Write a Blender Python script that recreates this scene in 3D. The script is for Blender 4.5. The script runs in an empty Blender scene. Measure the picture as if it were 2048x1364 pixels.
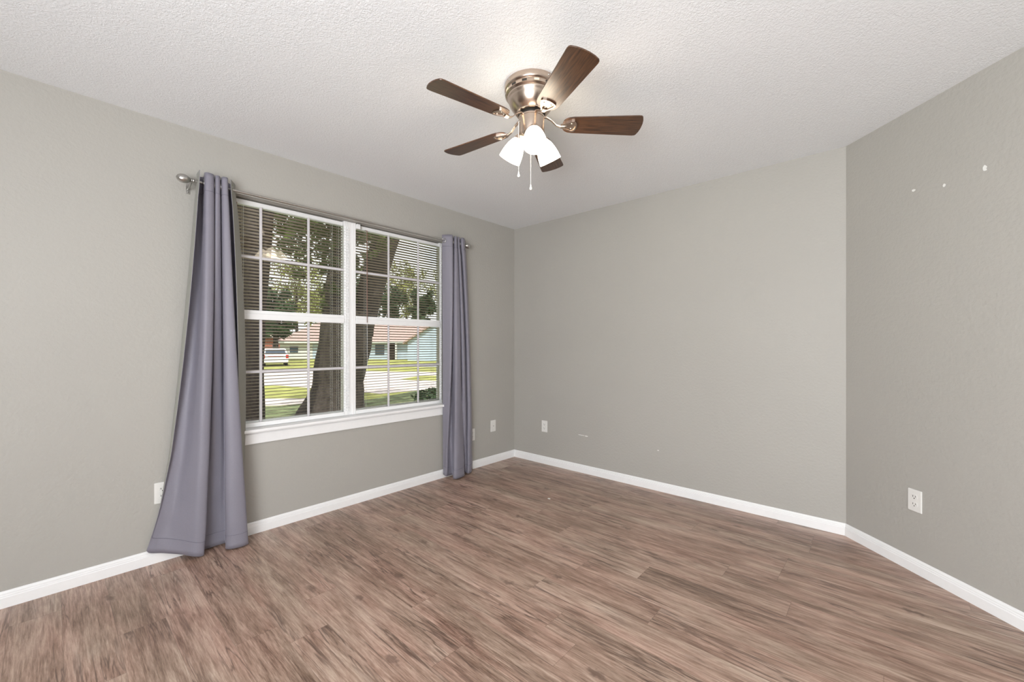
import bpy, bmesh, math, random
from math import pi, sin, cos, radians
from mathutils import Vector, Matrix, noise as mnoise

random.seed(7)
SC = bpy.context.scene
COL = SC.collection

# ------------------------------------------------------------------ camera
FPX = 832.6
YAW = radians(42.05)
CAM = Vector((2.983, -3.343, 1.189))
FW = Vector((-sin(YAW), cos(YAW), 0))
RT = Vector((cos(YAW), sin(YAW), 0))
cd = bpy.data.cameras.new('camera')
cd.sensor_width = 36.0
cd.lens = FPX / 2048 * 36.0
cd.shift_y = (691.5 - 682) / 2048
cd.clip_start = 0.02
cd.clip_end = 500
cam = bpy.data.objects.new('camera', cd)
cam.location = CAM
cam.rotation_euler = (radians(90), 0, YAW)
COL.objects.link(cam)
SC.camera = cam

# ------------------------------------------------------------------ world, sun, lights, exposure
SC.view_settings.view_transform = 'Standard'
SC.view_settings.look = 'None'
SC.view_settings.gamma = 1
SC.view_settings.exposure = 0.0
W = bpy.data.worlds.new('world')
SC.world = W
W.use_nodes = True
wn = W.node_tree.nodes
wl = W.node_tree.links
wn.clear()
wo = wn.new('ShaderNodeOutputWorld')
wb = wn.new('ShaderNodeBackground')
wc = wn.new('ShaderNodeTexCoord')
wnz = wn.new('ShaderNodeTexNoise')
wnz.inputs['Scale'].default_value = 2.2
wnz.inputs['Detail'].default_value = 5
wr = wn.new('ShaderNodeValToRGB')
wr.color_ramp.elements[0].position = 0.30
wr.color_ramp.elements[0].color = (0.50, 0.70, 1.0, 1)
wr.color_ramp.elements[1].position = 0.46
wr.color_ramp.elements[1].color = (1.0, 1.0, 1.0, 1)
wb.inputs['Strength'].default_value = 1.25
wl.new(wc.outputs['Generated'], wnz.inputs['Vector'])
wl.new(wnz.outputs['Fac'], wr.inputs['Fac'])
wl.new(wr.outputs['Color'], wb.inputs['Color'])
wl.new(wb.outputs['Background'], wo.inputs['Surface'])

sd = bpy.data.lights.new('sun', 'SUN')
sd.energy = 4.2
sd.angle = radians(0.6)
sd.color = (1.0, 0.95, 0.86)
sun = bpy.data.objects.new('sun', sd)
sun.rotation_euler = Vector((-0.62, 0.42, -0.95)).to_track_quat('-Z', 'Y').to_euler()
COL.objects.link(sun)


def area(name, loc, direction, sx, sy, energy, color):
    d = bpy.data.lights.new(name, 'AREA')
    d.shape = 'RECTANGLE'
    d.size, d.size_y, d.energy, d.color = sx, sy, energy, color
    o = bpy.data.objects.new(name, d)
    o.location = loc
    o.rotation_euler = Vector(direction).to_track_quat('-Z', 'Y').to_euler()
    COL.objects.link(o)
    return o


# added fill: two unseen area lights behind the camera that brighten walls and ceiling
area('rear_fill_light', (3.4, -5.15, 1.42), (-0.10, 1, 0.28), 1.9, 1.7, 150, (0.95, 0.975, 1.0))
area('upward_fill_light', (3.3, -4.5, 1.0), (-0.28, 0.9, 0.70), 1.2, 1.2, 54, (0.95, 0.975, 1.0))

# ------------------------------------------------------------------ materials


def mat(name):
    m = bpy.data.materials.new(name)
    m.use_nodes = True
    nt = m.node_tree
    return m, nt, nt.nodes['Principled BSDF']


def setp(b, col=None, rough=None, metal=None, spec=None):
    if col is not None: b.inputs['Base Color'].default_value = (*col, 1)
    if rough is not None: b.inputs['Roughness'].default_value = rough
    if metal is not None: b.inputs['Metallic'].default_value = metal
    if spec is not None: b.inputs['Specular IOR Level'].default_value = spec


def simple(name, col, rough=0.5, metal=0.0, spec=0.5, var=0.06, scale=30, bump=0.0, bscale=60, stretch=(1, 1, 1), emit=None):
    m, nt, b = mat(name)
    setp(b, col, rough, metal, spec)
    tc = nt.nodes.new('ShaderNodeTexCoord')
    mp = nt.nodes.new('ShaderNodeMapping')
    mp.inputs['Scale'].default_value = stretch
    nt.links.new(tc.outputs['Object'], mp.inputs['Vector'])
    if var:
        n = nt.nodes.new('ShaderNodeTexNoise')
        n.inputs['Scale'].default_value = scale
        n.inputs['Detail'].default_value = 4
        nt.links.new(mp.outputs['Vector'], n.inputs['Vector'])
        r = nt.nodes.new('ShaderNodeValToRGB')
        r.color_ramp.elements[0].position = 0.3
        r.color_ramp.elements[1].position = 0.7
        r.color_ramp.elements[0].color = (*[max(0, c * (1 - var)) for c in col], 1)
        r.color_ramp.elements[1].color = (*[min(1, c * (1 + var)) for c in col], 1)
        nt.links.new(n.outputs['Fac'], r.inputs['Fac'])
        nt.links.new(r.outputs['Color'], b.inputs['Base Color'])
    if bump:
        n2 = nt.nodes.new('ShaderNodeTexNoise')
        n2.inputs['Scale'].default_value = bscale
        n2.inputs['Detail'].default_value = 3
        nt.links.new(mp.outputs['Vector'], n2.inputs['Vector'])
        bp = nt.nodes.new('ShaderNodeBump')
        bp.inputs['Strength'].default_value = bump
        bp.inputs['Distance'].default_value = 0.01
        nt.links.new(n2.outputs['Fac'], bp.inputs['Height'])
        nt.links.new(bp.outputs['Normal'], b.inputs['Normal'])
    if emit:
        b.inputs['Emission Color'].default_value = (*emit[0], 1)
        b.inputs['Emission Strength'].default_value = emit[1]
    return m


def wall_mat(name, spots=()):
    """grey-beige paint with roller texture; spots: (x,y,z, sx,sy,sz) patches of bare white filler"""
    col = (0.418, 0.403, 0.372)
    m = simple(name, col, 0.55, 0, 0.35, 0.02, 1.3, 0.20, 60)
    nt = m.node_tree
    b = nt.nodes['Principled BSDF']
    if spots:
        geo = nt.nodes.new('ShaderNodeNewGeometry')
        nz = nt.nodes.new('ShaderNodeTexNoise')
        nz.inputs['Scale'].default_value = 90
        nt.links.new(geo.outputs['Position'], nz.inputs['Vector'])
        acc = None
        for (x, y, z, sx, sy, sz) in spots:
            mp = nt.nodes.new('ShaderNodeMapping')
            mp.vector_type = 'TEXTURE'
            mp.inputs['Location'].default_value = (x, y, z)
            mp.inputs['Scale'].default_value = (sx, sy, sz)
            nt.links.new(geo.outputs['Position'], mp.inputs['Vector'])
            ln = nt.nodes.new('ShaderNodeVectorMath')
            ln.operation = 'LENGTH'
            nt.links.new(mp.outputs['Vector'], ln.inputs[0])
            ad = nt.nodes.new('ShaderNodeMath')
            ad.operation = 'ADD'
            nt.links.new(ln.outputs['Value'], ad.inputs[0])
            nt.links.new(nz.outputs['Fac'], ad.inputs[1])
            lt = nt.nodes.new('ShaderNodeMath')
            lt.operation = 'LESS_THAN'
            lt.inputs[1].default_value = 1.25
            nt.links.new(ad.outputs[0], lt.inputs[0])
            if acc is None:
                acc = lt.outputs[0]
            else:
                mx = nt.nodes.new('ShaderNodeMath')
                mx.operation = 'MAXIMUM'
                nt.links.new(acc, mx.inputs[0])
                nt.links.new(lt.outputs[0], mx.inputs[1])
                acc = mx.outputs[0]
        src = b.inputs['Base Color'].links[0].from_socket
        mix = nt.nodes.new('ShaderNodeMix')
        mix.data_type = 'RGBA'
        nt.links.new(acc, mix.inputs['Factor'])
        nt.links.new(src, mix.inputs['A'])
        mix.inputs['B'].default_value = (0.80, 0.80, 0.77, 1)
        nt.links.new(mix.outputs['Result'], b.inputs['Base Color'])
    return m


D45 = Vector((0.70711, -0.70711, 0))
NB = Vector((2.79, 0, 0))


def on_diag(s, z, off=0.0):
    p = NB + D45 * s + Vector((-0.70711, -0.70711, 0)) * off
    return Vector((p.x, p.y, z))


sp = []
for s, z, a_, h_ in ((0.735, 1.99, 0.010, 0.018), (0.417, 2.008, 0.012, 0.009), (0.565, 1.978, 0.009, 0.010)):
    q = on_diag(s, z)
    sp.append((q.x, q.y, q.z, a_, a_, h_))
M_WALL = wall_mat('wall_paint')
M_WALL_B = wall_mat('wall_paint_back', [(0.85, 0, 0.349, 0.05, 0.1, 0.0035), (0.90, 0, 0.346, 0.02, 0.1, 0.006),
                                       (1.585, 0, 0.33, 0.010, 0.1, 0.004)])
M_WALL_D = wall_mat('wall_paint_diagonal', sp)


def ceiling_mat():
    m, nt, b = mat('ceiling_texture')
    setp(b, (0.86, 0.88, 0.90), 0.8, 0, 0.2)
    tc = nt.nodes.new('ShaderNodeTexCoord')
    n = nt.nodes.new('ShaderNodeTexNoise')
    n.inputs['Scale'].default_value = 110
    n.inputs['Detail'].default_value = 3
    n.inputs['Roughness'].default_value = 0.55
    n.inputs['Distortion'].default_value = 0.7
    nt.links.new(tc.outputs['Object'], n.inputs['Vector'])
    r = nt.nodes.new('ShaderNodeValToRGB')
    r.color_ramp.elements[0].position = 0.40
    r.color_ramp.elements[1].position = 0.62
    nt.links.new(n.outputs['Fac'], r.inputs['Fac'])
    bp = nt.nodes.new('ShaderNodeBump')
    bp.inputs['Strength'].default_value = 0.30
    bp.inputs['Distance'].default_value = 0.006
    nt.links.new(r.outputs['Color'], bp.inputs['Height'])
    nt.links.new(bp.outputs['Normal'], b.inputs['Normal'])
    return m


def floor_mat():
    m, nt, b = mat('vinyl_plank')
    N, L = nt.nodes, nt.links
    tc = N.new('ShaderNodeTexCoord')

    def mapping(scale, src=None, loc=(0, 0, 0)):
        q = N.new('ShaderNodeMapping')
        q.inputs['Scale'].default_value = scale
        q.inputs['Location'].default_value = loc
        L.new(src or tc.outputs['Object'], q.inputs['Vector'])
        return q.outputs['Vector']

    def math_(op, a, b_=None, c=None):
        q = N.new('ShaderNodeMath')
        q.operation = op
        for i, v in enumerate((a, b_, c)):
            if v is None: continue
            if isinstance(v, (int, float)): q.inputs[i].default_value = v
            else: L.new(v, q.inputs[i])
        return q.outputs[0]

    sep = N.new('ShaderNodeSeparateXYZ')
    L.new(tc.outputs['Object'], sep.inputs[0])
    PW, PL = 0.152, 1.22
    row = math_('FLOOR', math_('DIVIDE', math_('ADD', sep.outputs['Y'], 20.03), PW))
    wnr = N.new('ShaderNodeTexWhiteNoise')
    wnr.noise_dimensions = '1D'
    L.new(row, wnr.inputs['W'])
    xs = math_('ADD', math_('DIVIDE', sep.outputs['X'], PL), math_('MULTIPLY', wnr.outputs['Value'], 7.3))
    colm = math_('FLOOR', xs)
    comb = N.new('ShaderNodeCombineXYZ')
    L.new(row, comb.inputs[0])
    L.new(colm, comb.inputs[1])
    wnp = N.new('ShaderNodeTexWhiteNoise')
    wnp.noise_dimensions = '3D'
    L.new(comb.outputs[0], wnp.inputs['Vector'])
    # per plank shifted coordinates
    off = N.new('ShaderNodeVectorMath')
    off.operation = 'MULTIPLY_ADD'
    L.new(wnp.outputs['Color'], off.inputs[0])
    off.inputs[1].default_value = (9, 9, 9)
    L.new(tc.outputs['Object'], off.inputs[2])

    def noise(scale_vec, sc, det, rough, dist=0.0, src=off.outputs[0]):
        q = N.new('ShaderNodeTexNoise')
        q.inputs['Scale'].default_value = sc
        q.inputs['Detail'].default_value = det
        q.inputs['Roughness'].default_value = rough
        q.inputs['Distortion'].default_value = dist
        L.new(mapping(scale_vec, src), q.inputs['Vector'])
        return q.outputs['Fac']

    big = noise((1.5, 9, 1), 1.6, 5, 0.6, 0.5)
    fine = noise((6.0, 105, 1), 1.6, 7, 0.78, 0.25)
    mid = noise((2.0, 26, 1), 1.7, 6, 0.68, 0.8)
    soft = noise((1, 2.2, 1), 2.4, 5, 0.62, 0.2)
    v = math_('MULTIPLY_ADD', big, 0.36, math_('MULTIPLY_ADD', mid, 0.40, math_('MULTIPLY_ADD', fine, 0.56, math_('MULTIPLY', soft, 0.12))))
    v = math_('ADD', v, math_('MULTIPLY_ADD', wnp.outputs['Value'], 0.055, -0.075))
    r = N.new('ShaderNodeValToRGB')
    e = r.color_ramp.elements
    e[0].position = 0.44
    e[0].color = (0.085, 0.052, 0.042, 1)
    e[1].position = 0.86
    e[1].color = (0.66, 0.51, 0.43, 1)
    for p, c in ((0.52, (0.145, 0.083, 0.060, 1)), (0.60, (0.265, 0.168, 0.126, 1)), (0.68, (0.395, 0.265, 0.208, 1)), (0.76, (0.52, 0.375, 0.305, 1))):
        q = e.new(p)
        q.color = c
    L.new(v, r.inputs['Fac'])
    # hue drift between greyish and reddish
    hue = N.new('ShaderNodeMix')
    hue.data_type = 'RGBA'
    hue.blend_type = 'MULTIPLY'
    L.new(r.outputs['Color'], hue.inputs['A'])
    hr = N.new('ShaderNodeValToRGB')
    hr.color_ramp.elements[0].position = 0.35
    hr.color_ramp.elements[0].color = (0.95, 1.0, 0.97, 1)
    hr.color_ramp.elements[1].position = 0.65
    hr.color_ramp.elements[1].color = (1.03, 0.975, 0.955, 1)
    L.new(noise((1.2, 5, 1), 1.3, 3, 0.5), hr.inputs['Fac'])
    L.new(hr.outputs['Color'], hue.inputs['B'])
    hue.inputs['Factor'].default_value = 1.0
    # cracks (thin dark streaks along the grain)
    ck = noise((1.5, 22, 1), 1.1, 4, 0.55, 0.5)
    ckd = math_('ABSOLUTE', math_('SUBTRACT', ck, 0.5))
    ckr = N.new('ShaderNodeMapRange')
    ckr.inputs['From Min'].default_value = 0.006
    ckr.inputs['From Max'].default_value = 0.036
    ckr.inputs['To Min'].default_value = 1.0
    ckr.inputs['To Max'].default_value = 0.0
    L.new(ckd, ckr.inputs['Value'])
    ckm = ckr.outputs[0]
    gate = noise((1.6, 4, 1), 1.5, 2, 0.5)
    gr = N.new('ShaderNodeMapRange')
    gr.inputs['From Min'].default_value = 0.44
    gr.inputs['From Max'].default_value = 0.60
    L.new(gate, gr.inputs['Value'])
    ckm = math_('MULTIPLY', ckm, gr.outputs[0])
    # knots
    vo = N.new('ShaderNodeTexVoronoi')
    vo.voronoi_dimensions = '2D'
    vo.inputs['Scale'].default_value = 1.0
    vo.inputs['Randomness'].default_value = 0.9
    wob = N.new('ShaderNodeVectorMath')
    wob.operation = 'MULTIPLY_ADD'
    nzk = N.new('ShaderNodeTexNoise')
    nzk.inputs['Scale'].default_value = 34
    L.new(tc.outputs['Object'], nzk.inputs['Vector'])
    L.new(nzk.outputs['Color'], wob.inputs[0])
    wob.inputs[1].default_value = (0.16, 0.20, 0)
    L.new(mapping((1.55, 4.2, 1)), wob.inputs[2])
    L.new(wob.outputs[0], vo.inputs['Vector'])
    kn = N.new('ShaderNodeMapRange')
    kn.inputs['From Min'].default_value = 0.03
    kn.inputs['From Max'].default_value = 0.085
    kn.inputs['To Min'].default_value = 0.62
    kn.inputs['To Max'].default_value = 0.0
    L.new(vo.outputs['Distance'], kn.inputs['Value'])
    ksep = N.new('ShaderNodeSeparateColor')
    L.new(vo.outputs['Color'], ksep.inputs[0])
    kgate = math_('GREATER_THAN', ksep.outputs[0], 0.45)
    knot = math_('MULTIPLY', math_('MULTIPLY', kn.outputs[0], kgate), math_('MULTIPLY_ADD', fine, 1.2, 0.35))
    # seams
    fy = math_('FRACT', math_('DIVIDE', math_('ADD', sep.outputs['Y'], 20.03), PW))
    fx = math_('FRACT', xs)
    sy = math_('LESS_THAN', fy, 0.010)
    sx = math_('LESS_THAN', fx, 0.0016)
    seam = math_('MULTIPLY', math_('MAXIMUM', sy, sx), 0.45)
    dark = math_('MAXIMUM', math_('MAXIMUM', math_('MULTIPLY', ckm, 0.75), knot), seam)
    mx = N.new('ShaderNodeMix')
    mx.data_type = 'RGBA'
    L.new(dark, mx.inputs['Factor'])
    L.new(hue.outputs['Result'], mx.inputs['A'])
    mx.inputs['B'].default_value = (0.095, 0.056, 0.042, 1)
    L.new(mx.outputs['Result'], b.inputs['Base Color'])
    rr = N.new('ShaderNodeMapRange')
    rr.inputs['To Min'].default_value = 0.27
    rr.inputs['To Max'].default_value = 0.44
    L.new(fine, rr.inputs['Value'])
    L.new(rr.outputs[0], b.inputs['Roughness'])
    b.inputs['Specular IOR Level'].default_value = 0.5
    bp = N.new('ShaderNodeBump')
    bp.inputs['Strength'].default_value = 0.18
    bp.inputs['Distance'].default_value = 0.003
    L.new(math_('SUBTRACT', fine, dark), bp.inputs['Height'])
    L.new(bp.outputs['Normal'], b.inputs['Normal'])
    return m


def wood_mat(name, c0, c1, rough=0.28):
    m, nt, b = mat(name)
    tc = nt.nodes.new('ShaderNodeTexCoord')
    mp = nt.nodes.new('ShaderNodeMapping')
    mp.inputs['Scale'].default_value = (4, 60, 10)
    nt.links.new(tc.outputs['Object'], mp.inputs['Vector'])
    n = nt.nodes.new('ShaderNodeTexNoise')
    n.inputs['Scale'].default_value = 2.0
    n.inputs['Detail'].default_value = 6
    n.inputs['Roughness'].default_value = 0.7
    nt.links.new(mp.outputs['Vector'], n.inputs['Vector'])
    r = nt.nodes.new('ShaderNodeValToRGB')
    r.color_ramp.elements[0].position = 0.38
    r.color_ramp.elements[0].color = (*c0, 1)
    r.color_ramp.elements[1].position = 0.66
    r.color_ramp.elements[1].color = (*c1, 1)
    nt.links.new(n.outputs['Fac'], r.inputs['Fac'])
    nt.links.new(r.outputs['Color'], b.inputs['Base Color'])
    b.inputs['Roughness'].default_value = rough
    b.inputs['Specular IOR Level'].default_value = 0.85
    bp = nt.nodes.new('ShaderNodeBump')
    bp.inputs['Strength'].default_value = 0.15
    bp.inputs['Distance'].default_value = 0.002
    nt.links.new(n.outputs['Fac'], bp.inputs['Height'])
    nt.links.new(bp.outputs['Normal'], b.inputs['Normal'])
    return m


def glass_mat():
    m = bpy.data.materials.new('window_glass')
    m.use_nodes = True
    nt = m.node_tree
    nt.nodes.clear()
    o = nt.nodes.new('ShaderNodeOutputMaterial')
    mix = nt.nodes.new('ShaderNodeMixShader')
    tr = nt.nodes.new('ShaderNodeBsdfTransparent')
    tr.inputs['Color'].default_value = (0.95, 0.97, 0.96, 1)
    gl = nt.nodes.new('ShaderNodeBsdfGlossy')
    gl.inputs['Roughness'].default_value = 0.02
    fr = nt.nodes.new('ShaderNodeFresnel')
    fr.inputs['IOR'].default_value = 1.5
    nt.links.new(fr.outputs[0], mix.inputs[0])
    nt.links.new(tr.outputs[0], mix.inputs[1])
    nt.links.new(gl.outputs[0], mix.inputs[2])
    nt.links.new(mix.outputs[0], o.inputs['Surface'])
    return m


def fabric_mat(name, col, sheen=0.3, rough=0.6):
    m = simple(name, col, rough, 0, 0.3, 0.03, 220, 0.12, 900)
    b = m.node_tree.nodes['Principled BSDF']
    b.inputs['Sheen Weight'].default_value = sheen
    b.inputs['Sheen Roughness'].default_value = 0.4
    b.inputs['Sheen Tint'].default_value = (0.75, 0.72, 0.85, 1)
    return m


M_CEIL = ceiling_mat()
M_FLOOR = floor_mat()
M_TRIM = simple('white_trim_paint', (0.88, 0.88, 0.88), 0.35, 0, 0.5, 0.01)
M_VINYL = simple('white_vinyl', (0.88, 0.88, 0.88), 0.35, 0, 0.5, 0.01)
M_GRILLE = simple('grey_white_grille', (0.62, 0.60, 0.62), 0.4, 0, 0.4, 0.02)
M_PLATE = simple('white_plastic_plate', (0.78, 0.77, 0.74), 0.35, 0, 0.5, 0.01)
M_SLOT = simple('dark_slot', (0.03, 0.03, 0.03), 0.6, 0, 0.3, 0.0)
M_SLAT = simple('blind_slat_backlit', (0.50, 0.405, 0.365), 0.5, 0, 0.4, 0.04)  # white slats painted taupe, so their dark backlit look sits in the colour
M_WAND = simple('wand_brown', (0.20, 0.10, 0.07), 0.4)
M_NICKEL = simple('brushed_nickel', (0.56, 0.46, 0.385), 0.24, 1.0, 0.5, 0.05, 40, 0.05, 60, (1, 1, 30))
M_SATIN = simple('satin_nickel', (0.50, 0.49, 0.47), 0.30, 1.0, 0.5, 0.03)
M_DARKM = simple('dark_metal_gap', (0.05, 0.045, 0.04), 0.5, 0.6, 0.5, 0.0)
M_BLADE = wood_mat('walnut_blade', (0.030, 0.011, 0.004), (0.125, 0.054, 0.022), 0.30)
M_GLASS = glass_mat()
M_CURT = fabric_mat('curtain_satin', (0.232, 0.222, 0.265), 0.2, 0.42)
M_LINING = fabric_mat('curtain_lining', (0.30, 0.30, 0.265), 0.1, 0.8)
M_SHADE = simple('frosted_shade', (0.9, 0.88, 0.82), 0.4, 0, 0.5, 0, emit=((1.0, 0.87, 0.68), 11))
M_BULB = simple('lamp_bulb', (1, 1, 1), 0.4, 0, 0.5, 0, emit=((1.0, 0.88, 0.70), 14))
M_BARK = simple('oak_bark', (0.060, 0.050, 0.044), 0.9, 0, 0.1, 0.45, 3.0, 1.0, 9, (6, 6, 1.2))
M_BARK_D = simple('dark_bark', (0.030, 0.023, 0.020), 0.9, 0, 0.1, 0.4, 5.0, 1.0, 10, (6, 6, 1.2))
M_LEAF = simple('oak_leaf', (0.10, 0.14, 0.035), 0.6, 0, 0.3, 0.55, 1.3)
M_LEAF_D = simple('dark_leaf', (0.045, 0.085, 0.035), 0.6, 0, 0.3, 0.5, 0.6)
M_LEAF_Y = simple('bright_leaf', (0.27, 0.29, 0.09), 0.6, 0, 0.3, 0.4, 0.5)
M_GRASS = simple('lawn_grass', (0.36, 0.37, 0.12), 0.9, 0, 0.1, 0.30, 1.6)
M_GRASS_SHADED = simple('lawn_grass_shaded', (0.17, 0.20, 0.10), 0.9, 0, 0.1, 0.5, 3.5)  # darker copy of the lawn grass, with tree shade put into the colour
M_CONC = simple('pale_concrete', (0.62, 0.55, 0.52), 0.85, 0, 0.2, 0.06, 2)
M_ASPH = simple('grey_asphalt', (0.28, 0.28, 0.30), 0.85, 0, 0.2, 0.1, 3)
M_HBLUE = simple('pale_blue_siding', (0.50, 0.60, 0.74), 0.7, 0, 0.3, 0.05, 2)
M_HWHITE = simple('white_siding', (0.72, 0.74, 0.74), 0.7, 0, 0.3, 0.05, 2)
M_ROOF = simple('pinkish_shingle', (0.50, 0.36, 0.33), 0.85, 0, 0.2, 0.12, 4)
M_ROOFT = simple('tan_shingle', (0.42, 0.36, 0.30), 0.85, 0, 0.2, 0.12, 4)
M_BRICK = simple('red_brick', (0.33, 0.13, 0.095), 0.85, 0, 0.2, 0.2, 6)
M_HGLASS = simple('house_window_glass', (0.05, 0.07, 0.10), 0.15, 0, 0.6, 0.1)
M_CARW = simple('white_car_paint', (0.75, 0.75, 0.76), 0.25, 0, 0.5, 0.0)
M_TYRE = simple('black_rubber', (0.02, 0.02, 0.02), 0.8, 0, 0.3, 0.0)
M_TAIL = simple('red_tail_lens', (0.55, 0.03, 0.02), 0.25, 0, 0.5, 0.0)
M_CHROME = simple('bumper_grey', (0.35, 0.34, 0.34), 0.4, 0, 0.5, 0.0)

# ------------------------------------------------------------------ mesh helpers


def box(bm, x0, x1, y0, y1, z0, z1, mtx=None):
    vs = [bm.verts.new(Vector(p)) for p in
          ((x0, y0, z0), (x1, y0, z0), (x1, y1, z0), (x0, y1, z0), (x0, y0, z1), (x1, y0, z1), (x1, y1, z1), (x0, y1, z1))]
    for f in ((3, 2, 1, 0), (4, 5, 6, 7), (0, 1, 5, 4), (1, 2, 6, 5), (2, 3, 7, 6), (3, 0, 4, 7)):
        bm.faces.new([vs[i] for i in f])
    if mtx is not None:
        for v in vs: v.co = mtx @ v.co
    return vs


def lathe(bm, prof, seg=40, mtx=None, caps=True):
    """prof: (r,z) list"""
    rings = []
    for r, z in prof:
        ring = [bm.verts.new(Vector((r * cos(2 * pi * i / seg), r * sin(2 * pi * i / seg), z))) for i in range(seg)]
        rings.append(ring)
    for a, b in zip(rings, rings[1:]):
        for i in range(seg):
            j = (i + 1) % seg
            bm.faces.new((a[i], a[j], b[j], b[i]))
    if caps:
        bm.faces.new(rings[0][::-1])
        bm.faces.new(rings[-1])
    if mtx is not None:
        for ring in rings:
            for v in ring: v.co = mtx @ v.co


def tube(bm, pts, rads, seg=10, wobble=0.0, wscale=2.0, caps=True):
    pts = [Vector(p) for p in pts]
    if isinstance(rads, (int, float)): rads = [rads] * len(pts)
    rings = []
    up = Vector((0.13, 0.9, 0.31)).normalized()
    for k, p in enumerate(pts):
        t = (pts[min(k + 1, len(pts) - 1)] - pts[max(k - 1, 0)]).normalized()
        a = t.cross(up)
        if a.length < 1e-3: a = t.cross(Vector((1, 0, 0)))
        a.normalize()
        c = t.cross(a)
        ring = []
        for i in range(seg):
            an = 2 * pi * i / seg
            d = a * cos(an) + c * sin(an)
            r = rads[k]
            if wobble:
                r *= 1 + wobble * mnoise.noise((p + d * rads[k]) * wscale)
            ring.append(bm.verts.new(p + d * r))
        rings.append(ring)
    for a, b in zip(rings, rings[1:]):
        for i in range(seg):
            j = (i + 1) % seg
            bm.faces.new((a[i], a[j], b[j], b[i]))
    if caps:
        bm.faces.new(rings[0][::-1])
        bm.faces.new(rings[-1])


def torus(bm, c, axis, R, r, sa=24, sb=8):
    q = Vector(axis).to_track_quat('Z', 'Y').to_matrix().to_4x4()
    q.translation = Vector(c)
    rings = []
    for i in range(sa):
        a = 2 * pi * i / sa
        rings.append([bm.verts.new(q @ Vector(((R + r * cos(2 * pi * j / sb)) * cos(a), (R + r * cos(2 * pi * j / sb)) * sin(a), r * sin(2 * pi * j / sb)))) for j in range(sb)])
    for i in range(sa):
        a, b = rings[i], rings[(i + 1) % sa]
        for j in range(sb):
            bm.faces.new((a[j], b[j], b[(j + 1) % sb], a[(j + 1) % sb]))


def ball(bm, c, rx, ry, rz, u=20, v=12):
    m = Matrix.Translation(Vector(c)) @ Matrix.Diagonal((rx, ry, rz, 1))
    bmesh.ops.create_uvsphere(bm, u_segments=u, v_segments=v, radius=1, matrix=m)


def obj(name, bm, m, parent=None, smooth=False, bevel=0.0, loc=None):
    bmesh.ops.recalc_face_normals(bm, faces=bm.faces)
    me = bpy.data.meshes.new(name)
    bm.to_mesh(me)
    bm.free()
    for mm in (m if isinstance(m, (list, tuple)) else [m]): me.materials.append(mm)
    if smooth:
        me.shade_smooth()
    o = bpy.data.objects.new(name, me)
    COL.objects.link(o)
    if parent: o.parent = parent
    if loc is not None: o.location = loc
    if bevel:
        b = o.modifiers.new('bevel', 'BEVEL')
        b.width = bevel
        b.segments = 2
        b.limit_method = 'ANGLE'
    if smooth == 'auto':
        e = o.modifiers.new('edges', 'EDGE_SPLIT')
        e.split_angle = radians(38)
    return o


def empty(name, loc, rz=0.0):
    o = bpy.data.objects.new(name, None)
    o.location = loc
    o.rotation_euler = (0, 0, rz)
    o.empty_display_size = 0.1
    COL.objects.link(o)
    return o


def tag(o, label=None, cat=None, group=None, kind=None):
    if label: o['label'] = label
    if cat: o['category'] = cat
    if group: o['group'] = group
    if kind: o['kind'] = kind
    return o


def struct(name, bm, m, label, cat, bevel=0.0, smooth=False):
    return tag(obj(name, bm, m, None, smooth, bevel), label, cat, None, 'structure')


def BM(): return bmesh.new()


# ------------------------------------------------------------------ room shell
H = 2.44
REAR = -5.3
RX = 4.55
TD = (RX - NB.x) / 0.70711
DE = NB + D45 * TD          # end of diagonal wall
WO = (-2.76, -0.925, 0.643, 2.13)   # window opening y0,y1,z0,z1

bm = BM()
box(bm, -0.13, RX + 0.15, REAR - 0.15, 0.15, -0.12, 0)
struct('floor', bm, M_FLOOR, 'wood-look vinyl plank floor in mottled brown and grey', 'floor')
bm = BM()
box(bm, -0.45, RX + 0.4, REAR - 0.3, 0.4, H, H + 0.18)
struct('ceiling', bm, M_CEIL, 'white ceiling with orange-peel texture', 'ceiling')
bm = BM()
y0, y1, z0, z1 = WO
box(bm, -0.13, 0, REAR, y0, 0, H)
box(bm, -0.13, 0, y1, 0.13, 0, H)
box(bm, -0.13, 0, y0, y1, 0, z0)
box(bm, -0.13, 0, y0, y1, z1, H)
struct('wall_left', bm, M_WALL, 'warm grey wall that holds the wide double window', 'wall')
bm = BM()
box(bm, 0, NB.x + 0.05, 0, 0.13, 0, H)
struct('wall_back', bm, M_WALL_B, 'plain grey far wall between window wall and angled wall', 'wall')
bm = BM()
mt = Matrix.Translation(NB) @ Matrix.Rotation(-pi / 4, 4, 'Z')
box(bm, 0, TD + 0.05, 0, 0.13, 0, H, mt)
struct('wall_right', bm, M_WALL_D, 'angled grey wall on the right with small white filler marks', 'wall')
bm = BM()
box(bm, RX, RX + 0.13, REAR, DE.y, 0, H)
struct('wall_side', bm, M_WALL, 'grey side wall behind the camera', 'wall')
bm = BM()
box(bm, -0.13, RX + 0.13, REAR - 0.13, REAR, 0, H)
struct('wall_rear', bm, M_WALL, 'grey rear wall behind the camera', 'wall')

BPROF = [(0, 0), (0.013, 0), (0.013, 0.046), (0.0105, 0.049), (0.0105, 0.055), (0.008, 0.058), (0.008, 0.064), (0.004, 0.072), (0, 0.074)]


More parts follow.
